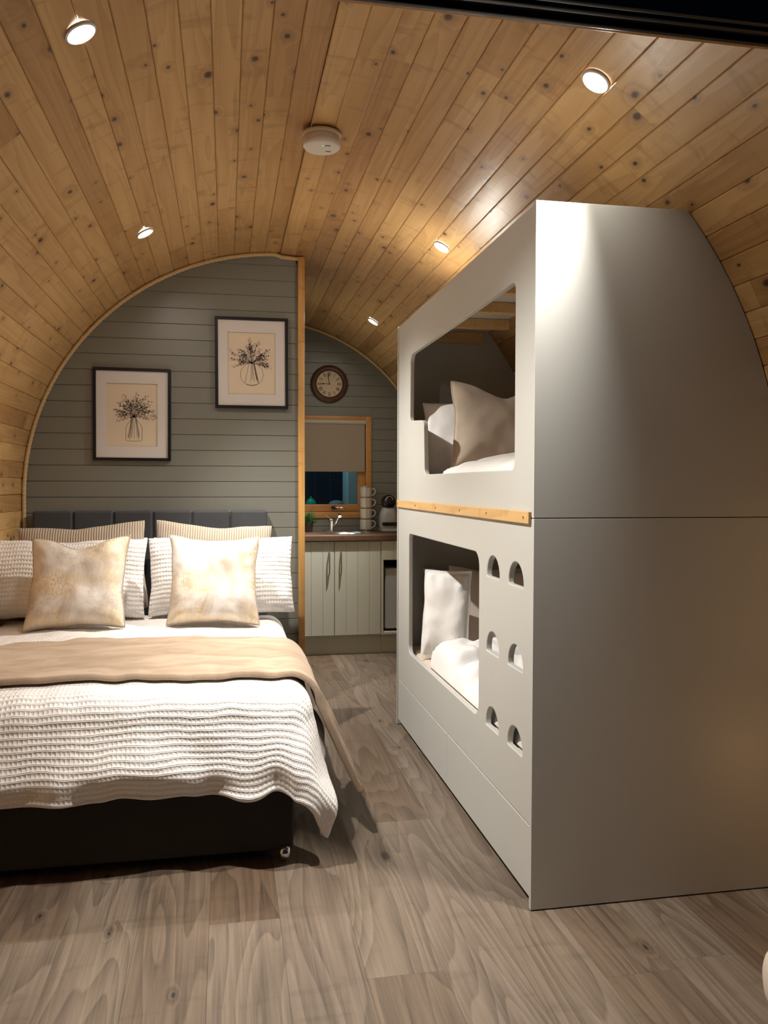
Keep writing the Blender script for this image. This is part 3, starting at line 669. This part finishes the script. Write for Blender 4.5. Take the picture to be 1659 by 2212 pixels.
# ------------------------------------------------------------------ pictures
def picture(cx, cz, w, h, roll, label, seed, kind):
    e = empty('framed_picture', (cx, YW-.001, cz-h/2)); e.rotation_euler = (0, math.radians(roll), 0); tag(e, label, 'picture', 'framed botanical prints')
    bw = .0165; dp = .026
    bm = bmesh.new()
    for (a, b, c, d) in ((-w/2, w/2, 0, bw), (-w/2, w/2, h-bw, h), (-w/2, -w/2+bw, bw, h-bw), (w/2-bw, w/2, bw, h-bw)): bm_box(bm, a, b, -dp, -.002, c, d, .001, 1)
    mesh_obj('frame', bm, M['black_frame'], e)
    mx, mz0, mz1 = w*.175, h*.155, h*.165
    Lp = [(-w/2+bw, bw), (w/2-bw, bw), (w/2-bw, h-bw), (-w/2+bw, h-bw)]; Hp = [(-w/2+mx, mz0), (w/2-mx, mz0), (w/2-mx, h-mz1), (-w/2+mx, h-mz1)]
    panel2d('mat_board', [Lp, Hp], .004, .0008, M['mat_board'], e, Matrix(((1, 0, 0, 0), (0, 0, 1, -.014), (0, 1, 0, 0), (0, 0, 0, 1))))
    box('print', -w/2+mx-.01, w/2-mx+.01, -.0095, -.0075, mz0-.01, h-mz1+.01, M['print_paper'], e)
    # the drawing: ink strokes lying on the print
    y = -.0099; rg = random.Random(seed); pw, ph = w-2*mx, h-mz0-mz1; ox, oz = 0, mz0
    bm = bmesh.new(); bs = bmesh.new()
    def stroke(B, pts, wd):
        pts = [Vector((p[0], p[1])) for p in pts]; prev = None
        for i, p in enumerate(pts):
            t_ = (pts[min(i+1, len(pts)-1)]-pts[max(i-1, 0)]); t_ = t_.normalized() if t_.length > 1e-9 else Vector((1, 0)); nn = Vector((-t_.y, t_.x))*wd/2
            a = B.verts.new((ox+(p+nn).x, y, oz+(p+nn).y)); b = B.verts.new((ox+(p-nn).x, y, oz+(p-nn).y))
            if prev: B.faces.new((prev[0], a, b, prev[1]))
            prev = (a, b)
    def blob(B, x, z, r, n=8, sx=1, ang=0):
        B.faces.new([B.verts.new((ox+x+(r*sx*math.cos(k)*math.cos(ang)-r*math.sin(k)*math.sin(ang)), y-.00005*rg.random(), oz+z+(r*sx*math.cos(k)*math.sin(ang)+r*math.sin(k)*math.cos(ang)))) for k in [2*PI*i/n for i in range(n)]])
    def leaf(B, x, z, ang, L, wd, fill):
        up = [(x+L*f*math.cos(ang)-wd*math.sin(PI*f)*math.sin(ang), z+L*f*math.sin(ang)+wd*math.sin(PI*f)*math.cos(ang)) for f in [i/7 for i in range(8)]]
        dn = [(x+L*f*math.cos(ang)+wd*math.sin(PI*f)*math.sin(ang), z+L*f*math.sin(ang)-wd*math.sin(PI*f)*math.cos(ang)) for f in [i/7 for i in range(8)]]
        if fill: B.faces.new([B.verts.new((ox+p[0], y, oz+p[1])) for p in up+dn[-2:0:-1]])
        else: stroke(B, up, .0009); stroke(B, dn, .0009); stroke(B, [up[0], up[-1]], .0007)
    if kind == 'jar':
        vz0, vz1, vw = .085*ph, .44*ph, .16*pw; neck = .06*pw; c = .03*pw
        out = [(c-neck, vz1), (c-neck, vz1-.02*ph), (c-vw, vz1-.12*ph), (c-vw, vz0+.03*ph), (c-vw+.02*pw, vz0+.005*ph), (c, vz0), (c+vw-.02*pw, vz0+.005*ph), (c+vw, vz0+.03*ph), (c+vw, vz1-.12*ph), (c+neck, vz1-.02*ph), (c+neck, vz1)]
        stroke(bm, fillet_open(out), .0019)
        fx, fz, spx, spz, nst = c, vz1+.02*ph, .44*pw, .43*ph, 44
    else:
        vz0, rr_, c = .155*ph, .24*pw, .0; zc = vz0+rr_*.93; neck = .07*pw
        out = [(c+rr_*math.sin(a)*1.0, zc-rr_*math.cos(a)) for a in [math.radians(d) for d in range(-162, 163, 9)]]
        stroke(bm, out, .0018); stroke(bm, [(c-.12*pw, vz0+.012*ph), (c, vz0-.002), (c+.12*pw, vz0+.012*ph)], .0022)
        fx, fz, spx, spz, nst = c, zc+rr_*.98, .46*pw, .42*ph, 44
    for k in range(13):                                    # cut stems inside the glass
        a = rg.uniform(-1, 1); bx_ = fx+a*neck*.8; ex = fx+a*(vw*.8 if kind == 'jar' else rr_*.62); ez = vz0+rg.uniform(.02, .09)*ph
        stroke(bm if k % 3 else bs, [(bx_, fz), ((bx_+ex)/2+rg.uniform(-.002, .002), (fz+ez)/2), (ex, ez)], rg.uniform(.0008, .0026))
    for k in range(nst):                                   # sprays above
        a = math.radians(rg.uniform(-15, 195)) if k > 8 else math.radians(20+k*17.5)
        L = rg.uniform(.55, 1.0); ex, ez = fx+spx*L*math.cos(a), fz+spz*L*(math.sin(a)*.95+.02)
        mid = ((fx+ex)/2+rg.uniform(-.006, .006), (fz+ez)/2+.008); pts = [(fx, fz), mid, (ex, ez)]
        B = bm if rg.random() < .65 else bs; stroke(B, pts, rg.uniform(.0010, .0018)); ty = rg.random()
        if kind == 'jar': ty = ty*.8
        for q in range(rg.randint(4, 7)):
            f = .4+.6*q/6; px = mid[0]*(1-f)+ex*f if f > .5 else mid[0]; px = fx+(ex-fx)*f; pz = fz+(ez-fz)*f+.006*math.sin(PI*f)
            if ty < .35: leaf(B, px, pz, a+(.8 if q % 2 else -.8), rg.uniform(.012, .020), rg.uniform(.0018, .0032), True)
            elif ty < .6: blob(B, px+rg.uniform(-.004, .004), pz+rg.uniform(-.004, .004), rg.uniform(.0022, .0042))
            elif ty < .78: leaf(B, px, pz, a+(.6 if q % 2 else -.6), rg.uniform(.014, .022), .0014, True)
            elif q > 3: leaf(B, px, pz, a+rg.uniform(-.5, .5), .032, .0075, False)
        if ty > .8: blob(bm, ex, ez, .0042)
    for k in range(16):
        a = rg.uniform(0, PI); q = rg.uniform(.1, .55); blob(bm if k % 2 else bs, fx+spx*q*math.cos(a), fz+spz*q*math.sin(a), rg.uniform(.003, .0062), 9, 1.3, a)
    mesh_obj('ink_drawing', bm, M['ink'], e); mesh_obj('ink_wash', bs, M['ink_soft'], e)
def fillet_open(pts):
    out = [pts[0]]
    for i in range(1, len(pts)-1):
        a, p, b = Vector(pts[i-1]), Vector(pts[i]), Vector(pts[i+1])
        for f in (0, .25, .5, .75, 1):
            s, e = p.lerp(a, .25), p.lerp(b, .25); out.append(tuple((1-f)**2*s+2*f*(1-f)*p+f*f*e))
    return out+[pts[-1]]
picture(-.521, 1.696, .424, .522, .3, 'black framed ink print of wildflowers in a tall jar', 4, 'jar')
picture(.150, 2.005, .418, .524, -.2, 'black framed ink print of berries and leaves in a round bowl', 15, 'bowl')
# ------------------------------------------------------------------ smoke alarm
sa = empty('smoke_alarm', (.362, 3.175, CZ+R-.021)); tag(sa, 'round white smoke alarm on the pine ceiling', 'smoke alarm')
lathe('mounting_base', [(.040, 0), (.074, 0), (.0745, -.006), (.072, -.012), (.069, -.014)], M['alarm_side'], sa, 48)
lathe('body', [(.066, -.013), (.070, -.016), (.071, -.030), (.069, -.034)], M['alarm_side'], sa, 48)
lathe('cover', [(.069, -.034), (.071, -.038), (.070, -.048), (.065, -.053), (.03, -.0545), (.001, -.055)], M['white_plastic'], sa, 48)
o = lathe('indicator_light', [(.0022, 0), (.002, -.001)], M['led_green'], sa, 10); o.location = (0, -.03, -.0545)
for x, y in ((.018, -.035), (.026, .018)):
    o = box('slot', -.010, .010, -.002, .002, -.0008, .0004, M['rubber'], sa); o.location = (x, y, -.0548)
# ------------------------------------------------------------------ kitchenette
KY = 6.23
cb = empty('sink_cabinet', (.80, 6.5, 0)); tag(cb, 'cream grooved two door cabinet under the sink', 'cabinet')
def kbox(e, n, x0, x1, y0, y1, z0, z1, mat, bev=.002, parent=None):
    l = e.location; return box(n, x0-l.x, x1-l.x, y0-l.y, y1-l.y, z0-l.z, z1-l.z, M[mat], parent or e, bev)
kbox(cb, 'side_panel', .458, .476, KY+.020, YB-.01, .15, .874, 'cabinet'); kbox(cb, 'side_panel', 1.148, 1.166, KY+.020, YB-.01, .15, .874, 'cabinet')
kbox(cb, 'bottom_panel', .477, 1.147, KY+.02, YB-.01, .15, .168, 'cabinet'); kbox(cb, 'back_panel', .477, 1.147, YB-.02, YB-.011, .169, .874, 'cabinet'); kbox(cb, 'front_rail', .477, 1.147, KY+.02, KY+.038, .80, .874, 'cabinet')
kbox(cb, 'plinth', .458, 1.172, KY+.045, KY+.063, .0, .149, 'plinth')
def groove_door(x0, x1, z0, z1, e, hx=None, n=4):
    l = e.location; bm = bmesh.new(); w = (x1-x0)/n
    for k in range(n):
        bm_box(bm, x0+w*k+.0004, x0+w*(k+1)-.0004, KY, KY+.019, z0, z1, .0022, 1)
    bmesh.ops.translate(bm, vec=-l, verts=bm.verts[:]); d = mesh_obj('door', bm, M['cabinet'], e)
    if hx:
        tube('handle', [(hx-l.x, KY-l.y, .625), (hx-l.x, KY-.022-l.y, .628), (hx-l.x, KY-.026-l.y, .64), (hx-l.x, KY-.026-l.y, .775), (hx-l.x, KY-.022-l.y, .788), (hx-l.x, KY-l.y, .791)], .0055, M['nickel'], d, 10)
groove_door(.452, .8045, .154, .872, cb, .765); groove_door(.8075, 1.164, .154, .872, cb, .855)
fc = empty('fridge_housing', (1.45, 6.5, 0)); tag(fc, 'cream fridge housing with grooved drawer front beside the sink cabinet', 'cabinet')
kbox(fc, 'side_panel', 1.1675, 1.186, KY, YB-.01, .15, .874, 'cabinet'); kbox(fc, 'side_panel', 1.722, 1.74, KY, YB-.01, .15, .874, 'cabinet')
kbox(fc, 'bottom_panel', 1.1865, 1.7215, KY, YB-.01, .15, .170, 'cabinet'); kbox(fc, 'back_panel', 1.187, 1.721, YB-.03, YB-.012, .171, .72, 'recess_shade')  # back panel darkened for the shade of the recess
kbox(fc, 'plinth', 1.1725, 1.74, KY+.045, KY+.063, .0, .149, 'plinth')
kbox(fc, 'top_rail', 1.187, 1.721, KY+.02, YB-.012, .722, .874, 'cabinet')
for k in range(6): kbox(fc, 'drawer_front', 1.172+.0945*k, 1.2655+.0945*k, KY-.001, KY+.018, .726, .872, 'cabinet', .0022)
fg = empty('fridge', (1.45, 6.5, .171)); tag(fg, 'small grey under-counter fridge in cream housing', 'fridge')
kbox(fg, 'body', 1.21, 1.70, KY+.09, YB-.05, .185, .655, 'fridge', .006); kbox(fg, 'door', 1.203, 1.706, KY+.03, KY+.085, .188, .658, 'fridge', .012)
for x in (1.24, 1.66): kbox(fg, 'foot', x, x+.03, KY+.12, KY+.15, .171, .186, 'rubber')
SC = (.93, 6.49)
circ = lambda r, n=48: [(SC[0]+r*math.cos(2*PI*k/n), SC[1]+r*math.sin(2*PI*k/n)) for k in range(n)]
wt = panel2d('worktop', [[(.457, KY-.022), (1.738, KY-.022), (1.738, YB-.003), (.457, YB-.003)], circ(.175)], .042, .004, M['worktop'], None, Matrix.Translation((0, 0, .897)))
tag(wt, 'dark wood effect kitchen worktop', 'worktop')
sk = empty('sink', (SC[0], SC[1], .918)); tag(sk, 'round stainless steel sink bowl set in the worktop', 'sink')
lathe('bowl', [(.205, .0005), (.206, .003), (.195, .0055), (.180, .004), (.170, -.004), (.160, -.05), (.14, -.12), (.10, -.135), (.03, -.138)], M['steel'], sk, 48, cap=False)
lathe('drain', [(.031, -.1385), (.03, -.134), (.02, -.136), (.001, -.136)], M['chrome'], sk, 24)
tp = empty('mixer_tap', (.845, 6.735, .918)); tag(tp, 'chrome mixer tap behind the round sink', 'tap')
lathe('body', [(.026, 0), (.026, .006), (.021, .010), (.019, .085), (.021, .095), (.016, .105)], M['chrome'], tp, 24)
tube('spout', [(.012, 0, .035), (.028, -.02, .060), (.045, -.05, .105), (.052, -.075, .135), (.054, -.10, .143), (.054, -.118, .128)], [.011, .011, .011, .012, .013, .012], M['chrome'], tp, 14)
tube('lever', [(0, 0, .10), (-.012, .012, .112), (-.04, .03, .128)], [.010, .007, .005], M['chrome'], tp, 10)
# mug stack
ms = empty('mug_stand', (1.135, 6.745, .918)); tag(ms, 'chrome wire mug stand on the worktop by the window', 'mug stand')
lathe('base', [(.050, 0), (.050, .005), (.044, .008)], M['chrome'], ms, 28)
for a in range(3):
    an = 2*PI*a/3+.4; tube('rod', [(.054*math.cos(an), .054*math.sin(an), .004), (.0545*math.cos(an), .0545*math.sin(an), .372)], .002, M['chrome'], ms, 8)
tube('top_ring', [(.0545*math.cos(2*PI*k/28), .0545*math.sin(2*PI*k/28), .372) for k in range(28)], .002, M['chrome'], ms, 8, True)
names = ('bottom mug of the cream stack beside the window', 'second mug from the bottom of the cream stack', 'third mug from the bottom of the cream stack', 'top mug of the cream stack beside the window')
for k in range(4):
    mg = empty('mug', (1.135, 6.745, .931+.0885*k)); mg.rotation_euler = (0, 0, math.radians(-12)); tag(mg, names[k], 'mug', 'stacked cream mugs')
    lathe('cup', [(.001, 0), (.036, 0), (.044, .006), (.0475, .03), (.048, .0865), (.0455, .0865), (.045, .03), (.040, .008), (.001, .006)], M['mug'], mg, 28, cap=False)
    tube('handle', [(.046, 0, .070), (.064, 0, .074), (.077, 0, .060), (.075, 0, .038), (.060, 0, .021), (.045, 0, .018)], .0045, M['mug'], mg, 10)
# capsule coffee machine
cm = empty('coffee_machine', (1.305, 6.66, .919)); tag(cm, 'grey capsule coffee machine with round glossy black head', 'coffee machine')
def cbox(n, x0, x1, y0, y1, z0, z1, mat, bev): return box(n, x0, x1, y0, y1, z0, z1, M[mat], cm, bev, 4)
cbox('base', -.066, .066, -.085, .09, 0, .026, 'machine', .010)
bm = bmesh.new(); prof = [(.026, .066, .078), (.06, .070, .080), (.12, .070, .078), (.155, .064, .072), (.185, .052, .058), (.20, .042, .045)]; rings = []
for z, a, b in prof:
    rings.append([bm.verts.new((a*math.copysign(abs(math.cos(q))**.6, math.cos(q)), .012+b*math.copysign(abs(math.sin(q))**.6, math.sin(q)), z)) for q in [2*PI*k/32 for k in range(32)]])
for a, b in zip(rings, rings[1:]):
    for k in range(32): bm.faces.new((a[k], a[(k+1) % 32], b[(k+1) % 32], b[k]))
bm.faces.new(rings[0]); bm.faces.new(rings[-1]); mesh_obj('body', bm, M['machine'], cm, auto=45)
cbox('drip_band', -.060, .060, -.083, -.04, .052, .080, 'gloss_black', .006)
bm = bmesh.new(); bmesh.ops.create_uvsphere(bm, u_segments=32, v_segments=20, radius=.061); bmesh.ops.scale(bm, vec=(1, .95, 1), verts=bm.verts[:]); bmesh.ops.translate(bm, vec=(0, -.005, .243), verts=bm.verts[:]); mesh_obj('head', bm, M['gloss_black'], cm, True)
o = tube('locking_lever', [(-.028, -.052, .262), (-.02, -.056, .281), (0, -.056, .290), (.02, -.056, .281), (.028, -.052, .262)], .0035, M['chrome'], cm, 8)
# plant half behind the post
pp = empty('potted_plant', (.655, 6.735, .918)); tag(pp, 'small bushy green plant in dark pot behind the pine post', 'plant')
lathe('pot', [(.030, 0), (.034, .002), (.045, .078), (.047, .084), (.042, .084), (.039, .070), (.001, .070)], M['pot'], pp, 28, cap=False)
bm = bmesh.new(); rg = random.Random(3)
for k in range(130):
    a = rg.uniform(0, 2*PI); el = rg.uniform(.15, 1.45); L = rg.uniform(.05, .115); d = Vector((math.cos(a)*math.cos(el), math.sin(a)*math.cos(el), math.sin(el)))
    b0 = Vector((rg.uniform(-.02, .02), rg.uniform(-.02, .02), .068)); sd = d.cross(Vector((0, 0, 1))).normalized()*.0035
    m_ = b0+d*L*.6; tip = b0+d*L+Vector((0, 0, -.012)); vs = [bm.verts.new(q) for q in (b0-sd*.3, m_-sd, tip, m_+sd, b0+sd*.3)]; bm.faces.new(vs)
    for q in (.5, .7, .85):
        c = b0+d*L*q; bm.faces.new([bm.verts.new(p) for p in (c, c+sd*3+d*.012, c+d*.016+sd)])
o = mesh_obj('foliage', bm, M['leaf'], pp); o['kind'] = 'stuff'
# ------------------------------------------------------------------ window, blind, clock
wn = empty('window_1', ((WX0+WX1)/2, YB, WZ0)); tag(wn, 'pine framed casement window above the sink', None, None, 'structure')
def wbar(n, x0, x1, y0, y1, z0, z1, parent=None, mat='window_pine'):
    l = wn.location; vert = (z1-z0) > (x1-x0); c = Vector(((x0+x1)/2, (y0+y1)/2, (z0+z1)/2)); bm = bmesh.new()
    hx, hy, hz = (x1-x0)/2, (y1-y0)/2, (z1-z0)/2
    bm_box(bm, -hx, hx, -hy, hy, -hz, hz, .003)
    rot = Matrix.Rotation(-PI/2, 3, 'X') if vert else Matrix.Rotation(PI/2, 3, 'Z')
    bmesh.ops.rotate(bm, cent=(0, 0, 0), matrix=rot, verts=bm.verts[:])
    o = mesh_obj(n, bm, M[mat], parent or wn, auto=40); o.matrix_local = Matrix.Translation(c-l) @ rot.inverted().to_4x4(); return o
wbar('frame_bar', WX0, WX0+.05, YB-.012, YB+.075, WZ0, WZ1); wbar('frame_bar', WX1-.05, WX1, YB-.012, YB+.075, WZ0, WZ1)
wbar('frame_bar', WX0+.05, WX1-.05, YB-.012, YB+.075, WZ1-.045, WZ1); wbar('frame_bar', WX0+.05, WX1-.05, YB-.012, YB+.075, WZ0, WZ0+.05)
a0, a1, b0, b1 = WX0+.052, WX1-.052, WZ0+.052, WZ1-.047
wbar('sash_bar', a0, a0+.058, YB+.012, YB+.058, b0, b1); wbar('sash_bar', a1-.062, a1, YB+.012, YB+.058, b0, b1)
wbar('sash_bar', a0+.058, a1-.062, YB+.012, YB+.058, b1-.06, b1); wbar('sash_bar', a0+.058, a1-.062, YB+.012, YB+.058, b0, b0+.062)
gl = box('window_pane', -.27, .27, -.003, .003, -.36, .36, M['glass'], wn); gl.location = (0, .035, (WZ1-WZ0)/2)
hd = empty('t', (0, 0, 0)); bpy.data.objects.remove(hd)
l = wn.location
hb = box('window_handle', .86-l.x, .905-l.x, -.018+.012, .012, 1.100-l.z, 1.125-l.z, M['rubber'], wn, .004)
tube('handle_lever', [(.895-l.x, -.012, 1.113-l.z), (.92-l.x, -.024, 1.114-l.z), (.96-l.x, -.026, 1.112-l.z), (.985-l.x, -.022, 1.108-l.z)], [.006, .0075, .007, .004], M['chrome'], hb, 10)
rb = empty('roller_blind', (.83, YB-.03, 1.41)); tag(rb, 'taupe roller blind half lowered over the kitchen window', 'blind')
o = lathe('cassette', [(.001, -.315), (.019, -.315), (.019, .315), (.001, .315)], M['cassette'], rb, 20, 'X'); o.location = (0, .008, .412)
box('fabric', -.307, .307, .006, .0075, .012, .405, M['blind'], rb); box('bottom_bar', -.307, .307, .003, .0105, 0, .013, M['blind'], rb, .002)
ck = empty('wall_clock', (.842, YB-.001, 2.134)); tag(ck, 'round dark wood wall clock with roman numerals', 'clock')
lathe('rim', [(.112, .012), (.114, .028), (.122, .034), (.140, .033), (.152, .024), (.156, .010), (.154, 0)], M['clock_wood'], ck, 56, 'Y', cap=False)
lathe('inner_ring', [(.107, .012), (.108, .022), (.113, .025), (.1145, .016)], M['clock_ink'], ck, 56, 'Y', cap=False)
lathe('face', [(.111, .010), (.111, .014), (.001, .0142)], M['clock_face'], ck, 56, 'Y')
def cl_bars(name, bars, y=-.0147, parent=ck, mat='clock_ink'):
    bm = bmesh.new()
    for (x0, z0), (x1, z1), w0, w1 in bars:
        d = Vector((x1-x0, z1-z0)).normalized(); nx, nz = -d.y, d.x
        q = [(x0+nx*w0, z0+nz*w0), (x1+nx*w1, z1+nz*w1), (x1-nx*w1, z1-nz*w1), (x0-nx*w0, z0-nz*w0)]
        f = [bm.verts.new((p[0], y, p[1])) for p in q]; g = [bm.verts.new((p[0], y+.0005, p[1])) for p in q]
        bm.faces.new(f); bm.faces.new(g[::-1])
        for i in range(4): bm.faces.new((f[i], g[i], g[(i+1) % 4], f[(i+1) % 4]))
    return mesh_obj(name, bm, M[mat], parent)
for h, s in enumerate(('I', 'II', 'III', 'IIII', 'V', 'VI', 'VII', 'VIII', 'IX', 'X', 'XI', 'XII'), 1):
    ws = {'I': .0062, 'V': .012, 'X': .012}; tot = sum(ws[c] for c in s); x = -tot/2; bars = []
    r0, r1 = .066, .098
    an = math.radians(30*h); rot = lambda px, pz: (px*math.cos(an)+pz*math.sin(an), -px*math.sin(an)+pz*math.cos(an))
    for c in s:
        w = ws[c]; m = x+w/2
        if c == 'I': bars.append((rot(m, r0), rot(m, r1), .0016, .0016))
        elif c == 'V': bars += [(rot(m, r0), rot(x+.002, r1), .0014, .0018), (rot(m, r0), rot(x+w-.002, r1), .0009, .0009)]
        else: bars += [(rot(x+w-.002, r0), rot(x+.002, r1), .0017, .0017), (rot(x+.002, r0), rot(x+w-.002, r1), .0009, .0009)]
        x += w
    cl_bars('numeral', bars)
cl_bars('hour_hand', [((.006, 0), (-.062, .001), .0022, .0018), ((-.046, .0007), (-.055, .0009), .004, .005), ((-.055, .0009), (-.066, .001), .005, .001)], -.0165)
cl_bars('minute_hand', [((.001, -.008), (-.010, .060), .0022, .0022), ((-.009, .055), (-.0115, .075), .0045, .003), ((-.0115, .075), (-.013, .090), .003, .0008)], -.0175)
lathe('hand_cap', [(.005, .0142), (.005, .019), (.001, .0195)], M['clock_ink'], ck, 16, 'Y')
# ------------------------------------------------------------------ what shows outside the kitchen window
gd = box('ground', -3, 5, 7.0, 12, -.2, -.08, M['outdoor']); tag(gd, 'dark ground outside the pod', None, None, 'structure')
of = empty('fence', (1.2, 9.4, -.08)); tag(of, 'dark boarded fence in the night garden outside the window', 'fence')
for k in range(22): box('fence_board', -1.9+.17*k, -1.738+.17*k, 0, .02, 0, 2.6, M['outdoor'], of)
pw_ = box('rendered_pier', 1.10, 1.36, 7.55, 7.9, -.08, 2.6, M['teal_lit_render'], None, .006); tag(pw_, 'pale rendered pier outside the kitchen window in teal light', 'pier')
lw = box('garden_wall', .2, 1.09, 7.45, 7.75, -.08, 1.085, M['outdoor'], None, .01); tag(lw, 'low dark garden wall below the kitchen window view', 'wall')
bl = tube('light_tube', [(.45+.02*k, 7.50+.006*math.sin(k*1.3), 1.094+.003*math.sin(k*.9)) for k in range(24)], .007, M['blue_glow'], None, 8); tag(bl, 'glowing blue light tube along the low wall outside', 'light tube')
jr = empty('green_jar', (.765, 7.60, 1.086)); tag(jr, 'round green lidded jar on the low wall outside', 'jar')
lathe('body', [(.02, 0), (.036, .006), (.048, .030), (.049, .046), (.040, .068), (.028, .078)], M['jar_green'], jr, 28); lathe('lid', [(.030, .079), (.024, .088), (.008, .092), (.010, .104), (.002, .110)], M['jar_green'], jr, 24)
tb = empty('covered_tub', (1.005, 7.62, 1.086)); tag(tb, 'grey domed tub on the low wall outside', 'tub')
lathe('tub_body', [(.055, 0), (.066, .004), (.070, .030)], M['tub'], tb, 28); lathe('tub_lid', [(.073, .0305), (.072, .040), (.055, .062), (.020, .072), (.001, .073)], M['tub'], tb, 28)
gl_ = bpy.data.lights.new('garden_lamp', 'POINT'); gl_.energy = 7; gl_.color = (.55, .92, 1.0); gl_.shadow_soft_size = .08
lo = link(bpy.data.objects.new('garden_lamp', gl_)); lo.location = (.55, 7.30, 2.25)
# ------------------------------------------------------------------ floor cushion at the edge of the view, unseen warm lamp added for the end panel glow
pf = empty('floor_cushion', (1.500, 1.60, 0)); tag(pf, 'thick cream floor cushion with purple flowers by the pine wall', 'cushion')
bm = bmesh.new(); bmesh.ops.create_cube(bm, size=1); bmesh.ops.subdivide_edges(bm, edges=bm.edges[:], cuts=11, use_grid_fill=True)
for v in bm.verts:
    x, y, z = v.co*2; k = 1+.10*(1-z*z); q = max(abs(x), abs(y), abs(z)); rr_ = (x**6+y**6+z**6)**(1/6); f = q/rr_
    v.co = (x*f*.205*k, y*f*.205*k, (.215+z*f*.215*(1+.05*(1-x*x)*(1-y*y))+.004*noise.noise(Vector((x*3, y*3, z*3))))*.46)
mesh_obj('cover', bm, M['floral'], pf, True)
def sq(z, r): return [(math.copysign(abs(math.cos(a))**.35, math.cos(a))*r, math.copysign(abs(math.sin(a))**.35, math.sin(a))*r, z) for a in [2*PI*i/64 for i in range(64)]]
tube('seam', sq(.182, .194), .005, M['cotton_cream'], pf, 6, True); tube('seam', sq(.015, .194), .005, M['cotton_cream'], pf, 6, True)
nl = empty('added_glow_lamp', (XR-.001, 2.17, .42)); tag(nl, 'unseen warm lamp added low on the right pine wall for its glow', 'added lamp')
box('glow_lamp_body', -.03, 0, -.03, .03, -.035, .035, M['white_plastic'], nl, .006); box('diffuser', -.045, -.0305, -.024, .024, -.028, .028, M['warm_glow'], nl, .006)
